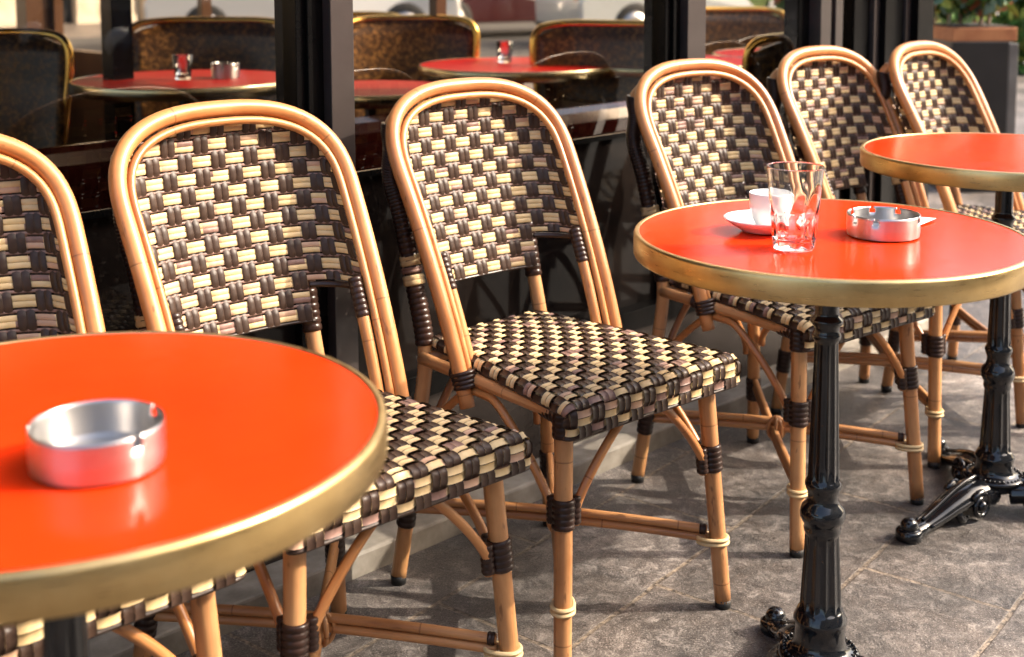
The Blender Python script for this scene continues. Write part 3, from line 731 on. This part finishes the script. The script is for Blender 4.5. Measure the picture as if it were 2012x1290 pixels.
# interior tables and armchairs
def itable():
    r = bpy.data.objects.new('cafe_table', None); COL.objects.link(r)
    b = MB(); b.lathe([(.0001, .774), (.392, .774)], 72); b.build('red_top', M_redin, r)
    b = MB(); b.lathe([(.390, .772), (.392, .776), (.398, .775), (.40, .772), (.40, .735), (.385, .734)], 96); b.build('brass_rim', M_rimin, r)
    b = MB(); b.lathe([(.385,.740),(.03,.740),(.028,.70),(.022,.5),(.028,.12),(.06,.05),(.22,.035),(.225,.03),(.0001,.03)], 32); b.build('pedestal', M_iron, r)
    return r
def armchair():
    r = bpy.data.objects.new('armchair', None); COL.objects.link(r)   # faces -y
    b = MB()
    rows = []
    for j in range(9):
        z = .40+.535*j/8; row = []
        for i in range(17):
            x = -1+2*i/16; hw = .25+.03*j/8
            row.append(Vector((x*hw, .22+.05*j/8-.07*abs(x)**2.5, z-(.05*abs(x)**4 if j == 8 else 0))))
        rows.append(row)
    vs = [p for row in rows for p in row]+[p+Vector((0,.035,0)) for row in rows for p in row]; n = 17; o = 9*17
    fs = [(j*n+i, j*n+i+1, (j+1)*n+i+1, (j+1)*n+i) for j in range(8) for i in range(16)]
    fs += [(o+j*n+i, o+(j+1)*n+i, o+(j+1)*n+i+1, o+j*n+i+1) for j in range(8) for i in range(16)]
    fs += [(8*n+i, 8*n+i+1, o+8*n+i+1, o+8*n+i) for i in range(16)]+[(j*n, (j+1)*n, o+(j+1)*n, o+j*n) for j in range(8)]+[(j*n+16, o+j*n+16, o+(j+1)*n+16, (j+1)*n+16) for j in range(8)]
    b.add(vs, fs); b.build('backrest', M_pattern, r)
    b = MB(); b.tube(smoothpath([(-.235,.20,.42), (-.262,.195,.62), (-.288,.19,.82), (-.270,.205,.915), (-.18,.255,.94), (0,.275,.942), (.18,.255,.94), (.270,.205,.915), (.288,.19,.82), (.262,.195,.62), (.235,.20,.42)], 8), .0155, 12); b.build('brass_frame', M_gold, r)
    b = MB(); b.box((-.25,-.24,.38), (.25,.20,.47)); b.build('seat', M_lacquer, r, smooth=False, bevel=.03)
    for x in (-.22, .22):
        for y in (-.21, .20):
            b = MB(); b.tube([(x*1.05, y*1.05, .03), (x, y, .40)], [.012, .016], 10); b.build('leg', M_gold, r)
    return r
def placeW(o, s, d, rz, label, cat, group):
    o.location = W(s, d, 0); o.rotation_euler = (0, 0, rz); tag(o, label, cat, group)
def put(o, x, y, rz, label, cat, group): o.location = (x, y, 0); o.rotation_euler = (0, 0, rz); tag(o, label, cat, group)
t0 = itable(); a0 = armchair(); ALL = list(S.objects)
put(t0, -1.168, 4.60, 0, 'indoor red table with a small glass and ashtray behind the window', 'table', 'red tables inside the cafe')
for x, y, lab in ((-1.93, 3.55, 'indoor table whose pale rim just enters at the left edge'), (-.47, 4.25, 'indoor red table just right of the brown window post'), (.02, 5.2, 'indoor red table with a small tumbler, beyond the third rattan chair'), (.62, 5.35, 'indoor red table behind a brass framed armchair'), (1.30, 5.75, 'indoor red table seen in the narrow pane beyond the post')):
    o = copy_tree(t0); put(o, x, y, 0, lab, 'table', 'red tables inside the cafe')
    if x == -.47: o.scale = (.70, .70, 1)
arm = [(-1.80, 4.30, .25, 'armchair with patterned back and brass tube at the left edge indoors'),
 (-1.28, 5.20, -.05, 'wide patterned armchair behind the indoor table with the small glass'),
 (-.75, 5.75, .1, 'patterned armchair farther back, its top level with the window post'),
 (.29, 4.85, -.35, 'armchair with a bright brass tube behind the third rattan chair'),
 (-.42, 5.35, .1, 'patterned armchair behind the indoor table right of the brown post'),
 (.95, 4.55, 3.6, 'armchair turned away behind the fourth rattan chair indoors'),
 (1.12, 6.25, .1, 'small far armchair seen in the pane beyond the second post')]
for i, (x, y, rz, lab) in enumerate(arm):
    o = a0 if i == 0 else copy_tree(a0); put(o, x, y, rz, lab, 'armchair', 'armchairs inside the cafe')
    if i == 1: o.scale = (1.22, 1.1, 1.0)
# lacquered bench seats near the window
def bench(x, y, rz, w, label):
    o = empty('lacquered_bench', label, 'bench', (x, y, .03), rz, 'dark lacquered benches inside')
    b = MB(); b.box((-w/2, -.22, .0), (w/2, .22, .36)); b.build('base', M_lacquer, o, smooth=False, bevel=.02)
    b = MB(); b.box((-w/2, .10, .36), (w/2, .20, .69)); b.build('backrest', M_lacquer, o, smooth=False, bevel=.045)
    b = MB(); b.box((-w/2+.02, -.235, .361), (w/2-.02, .095, .43)); b.build('seat', M_pattern, o, smooth=False, bevel=.03)
bench(-1.32, 3.35, WA+pi, .62, 'dark red lacquered bench behind the second rattan chair')
bench(-.62, 3.95, WA+pi, .72, 'dark lacquered bench showing right of the brown window post')
bench(.20, 4.35, WA+pi, .80, 'dark red lacquered bench behind the third rattan chair')
bench(.95, 5.05, WA+pi, .7, 'dark lacquered bench behind the fourth rattan chair')
# small things on the indoor tables
def iglass(x, y, label):
    b = MB(); b.lathe([(.0001,0),(.026,0),(.028,.004),(.036,.088),(.0352,.0885),(.034,.086),(.0265,.012),(.0001,.011)], 32)
    o = b.build('small_tumbler', M_tumbler); o.location = (x, y, .7748); tag(o, label, 'glass', 'tumblers on the indoor tables')
iglass(-1.168, 4.56, 'small glass on the indoor red table at the left')
iglass(-.03, 5.28, 'small glass on the indoor table beyond the third rattan chair')
o = ashtray('ashtray', (-1.03, 4.62, .7746), .05, .055, [R(a) for a in (30, 90, 150, 210, 270, 330)], 0, 'tall steel ashtray indoors beside the small glass')

# ------------------------------------------------------------------ street: facades, cars
def facade(name, loc, rz, w, label, seed):
    rnd = random.Random(seed); o = empty(name, label, 'building', loc, rz)
    n = int(w/.78); pw = w/n; H = 14
    b = MB(); pier = MB(); bays = MB(); ups = MB()
    for k in range(n+1):
        x = -w/2+k*pw; pw2 = .20 if k % 4 else .34; pier.box((x-pw2, -.10, 0), (x+pw2, .30, 3.6)); pier.box((x-pw2-.03, -.14, 0), (x+pw2+.03, -.1, .14))
    pier.build('pier', M_facade, o, smooth=False)
    b.box((-w/2, 0, 3.6), (w/2, .3, H)); 
    b.build('wall', M_facade, o, smooth=False)
    for k in range(n):
        x = -w/2+(k+.5)*pw; bg_ = rnd.random()
        bays.box((x-pw/2+.15, .10, 0), (x+pw/2-.15, .16, 3.6), 0 if bg_ < .45 else (1 if bg_ < .8 else 2))
        if k % 3 == 0:
            for z0 in (4.4, 7.6, 10.6): ups.box((x-.5, -.03, z0), (x+.5, .02, z0+1.9))
    bays.build('recessed_bays', [M_facade2, M_facade, M_shopglass], o, smooth=False); ups.build('window', M_shopglass, o, smooth=False)
    return o
facade('stone_building', W(-3, 21.5), WA, 60, 'sunlit limestone building across the side street', 3)
facade('stone_building', W(4, -19), WA+pi, 70, 'pale limestone building across the main street', 5)
def paint(name, c): return mat(name, c, .25, coat=.8, coat_rough=.04)
M_tyre = mat('tyre', (.015,.015,.015), .8); M_rimc = mat('wheel_rim', (.45,.45,.46), .3, metal=1); M_lamp = mat('headlamp', (.85,.85,.82), .08, coat=1)
def car(loc, rz, c, label, k=[0]):
    k[0] += 1; o = empty('parked_car', label, 'car', loc, rz, 'cars parked along the streets')
    prof = [(-2.1,.30),(-2.12,.62),(-1.95,.86),(-1.55,.93),(-1.05,1.38),(-.3,1.46),(.55,1.43),(1.15,.98),(1.85,.86),(2.1,.66),(2.12,.34),(1.7,.24),(-1.7,.24)]
    b = MB(); N = len(prof); vs = []
    for y, ins in ((-.84, .0), (-.80, .0), (.80, 0), (.84, 0)):
        for x, z in prof:
            yy = y*(1 if z < .95 else .82); sc_ = .985 if abs(y) > .82 else 1; vs.append((x*sc_, yy, .3+(z-.3)*sc_))
    fs = [(j*N+i, j*N+(i+1) % N, (j+1)*N+(i+1) % N, (j+1)*N+i) for j in range(3) for i in range(N)]+[tuple(range(N))[::-1], tuple(3*N+i for i in range(N))]
    b.add(vs, fs); b.build('body', paint('car_paint%d' % k[0], c), o, smooth=False, bevel=.04)
    for s in (-1, 1):
        b = MB(); b.add([(-1.0,s*.775,.98),(-.92,s*.70,1.32),(-.25,s*.70,1.38),(.5,s*.70,1.35),(1.0,s*.775,.98)], [(0,1,2,3,4) if s > 0 else (4,3,2,1,0)])
        q = b.build('side_window', M_shopglass, o, smooth=False); q.location.y = s*.012
    for s in (-1, 1):
        for x in (-1.3, 1.35):
            b = MB(); Mx = Matrix.Translation((x, s*.76, .31)) @ Matrix.Rotation(pi/2, 4, 'X')
            b.lathe([(.2,-.09),(.30,-.09),(.31,-.06),(.31,.06),(.30,.09),(.2,.09)], 28, M=Mx); w = b.build('wheel', M_tyre, o)
            b = MB(); b.lathe([(.001,-.1),(.08,-.1),(.20,-.085),(.205,0),(.20,.085),(.08,.1),(.001,.1)], 24, M=Mx); b.build('wheel_rim', M_rimc, w)
        b = MB(); b.sphere((2.02, s*.62, .66), .11, 14); b.build('headlamp', M_lamp, o)
        b = MB(); b.sphere((-2.03, s*.64, .70), .09, 12); b.build('tail_lamp', M_redpot, o)
car((-2.9, 18.2, 0), R(8), (.62,.63,.63), 'white car beyond the cafe, seen left of the brown window post')
car((-.15, 20.6, 0), R(30), (.05,.012,.012), 'dark red car beyond the cafe, above the third rattan chair')
car((2.6, 18.6, 0), R(20), (.50,.54,.56), 'silver car beyond the cafe in the middle panes')
car((6.4, 19.5, 0), R(30), (.62,.62,.60), 'pale car beyond the cafe, far to the right')
car(W(-2.0, -6.0), WA+pi, (.5,.5,.48), 'white car parked on the street side of the terrace')
car(W(4.0, -6.2), WA+pi, (.04,.05,.07), 'dark car parked on the street side of the terrace')

# ------------------------------------------------------------------ planters at the far end
def leafblob(mb, c, rad, n, size, mi_w, rnd, flat=1.0):
    for _ in range(n):
        while True:
            p = Vector((rnd.uniform(-1,1), rnd.uniform(-1,1), rnd.uniform(-1,1)))
            if .25 < p.length < 1: break
        p = Vector((p.x*rad[0], p.y*rad[1], p.z*rad[2]))+Vector(c)
        a = Vector((rnd.gauss(0,1), rnd.gauss(0,1), rnd.gauss(.3,.7))).normalized(); t = a.cross(Vector((rnd.gauss(0,1), rnd.gauss(0,1), rnd.gauss(0,1)))).normalized(); q = a.cross(t)
        s = size*rnd.uniform(.6, 1.3); w = s*.36
        pts = [p, p+t*s*.35+q*w+a*s*.05, p+t*s*.7+q*w*.8, p+t*s*1.1-a*s*.1, p+t*s*.7-q*w*.8, p+t*s*.35-q*w+a*s*.05]
        mb.add(pts, [(0,1,2,3),(0,3,4,5)], rnd.choices(range(4), mi_w)[0])
rnd = random.Random(9)
pl = empty('planter_box', 'tall black planter box with a terracotta coloured rim', 'planter', (2.385, 6.72, 0), R(4))
b = MB(); b.box((-.175, -.20, 0), (.125, .20, .775)); b.build('box', M_planter, pl, smooth=False, bevel=.004)
b = MB(); b.box((.126, -.198, 0), (.175, .20, .765)); b.build('corner_post', M_planterside, pl, smooth=False, bevel=.004)
b = MB(); b.box((-.17, -.19, .775), (.17, .19, .845)); b.build('rim_box', M_terra, pl, smooth=False, bevel=.004)
b = MB(); b.box((-.155, -.175, .845), (.155, .175, .852)); b.build('soil', M_soil, pl, smooth=False)
sh = empty('leafy_shrub', 'green and bluish leafy shrub with pale stems growing in the black planter', 'shrub', (2.385, 6.72, .852))
b = MB()
for x, y, dx in ((-.11, 0, .03), (-.03, .05, -.01), (.04, -.04, .05), (.11, .03, .0)): b.tube(smoothpath([(x, y, -.01), (x+dx*.4, y, .12), (x+dx, y+.02, .30), (x+dx*1.6, y, .55)], 5), .011, 8)
b.build('stems', M_stem, sh)
b = MB(); leafblob(b, (0, 0, .27), (.30, .26, .22), 900, .075, (5, 4, 1.5, 1), rnd); leafblob(b, (0,0,.75), (.42,.38,.36), 900, .08, (5,4,1,.6), rnd); b.build('foliage', M_leafs, sh)
po_ = empty('red_pot', 'bright red flower pot beside the black planter', 'pot', (2.27, 6.95, 0))
b = MB(); b.lathe([(.0001,.0),(.07,.0),(.075,.55),(.095,.56),(.10,.76),(.108,.762),(.108,.79),(.098,.79),(.095,.75),(.0001,.75)], 32); b.build('body', M_redpot, po_)
y2 = empty('lime_shrub', 'yellow green bushy plant growing out of the red pot', 'shrub', (2.27, 6.95, .76))
b = MB(); b.tube([(0,0,-.01),(.01,0,.2)], .01, 8); b.build('stem', M_stem, y2)
b = MB(); leafblob(b, (0,0,.40), (.17,.17,.36), 520, .05, (1.5,.3,5,.1), rnd); b.build('foliage', M_leafs, y2)
hd_ = empty('hedge', 'dense green hedge far beyond the black planter box', 'hedge', (5.0, 13.5, 0), R(10))
b = MB(); leafblob(b, (0,0,.9), (2.6,.6,1.0), 4200, .16, (5,1,3,.3), rnd); b.build('foliage', M_leafs, hd_)
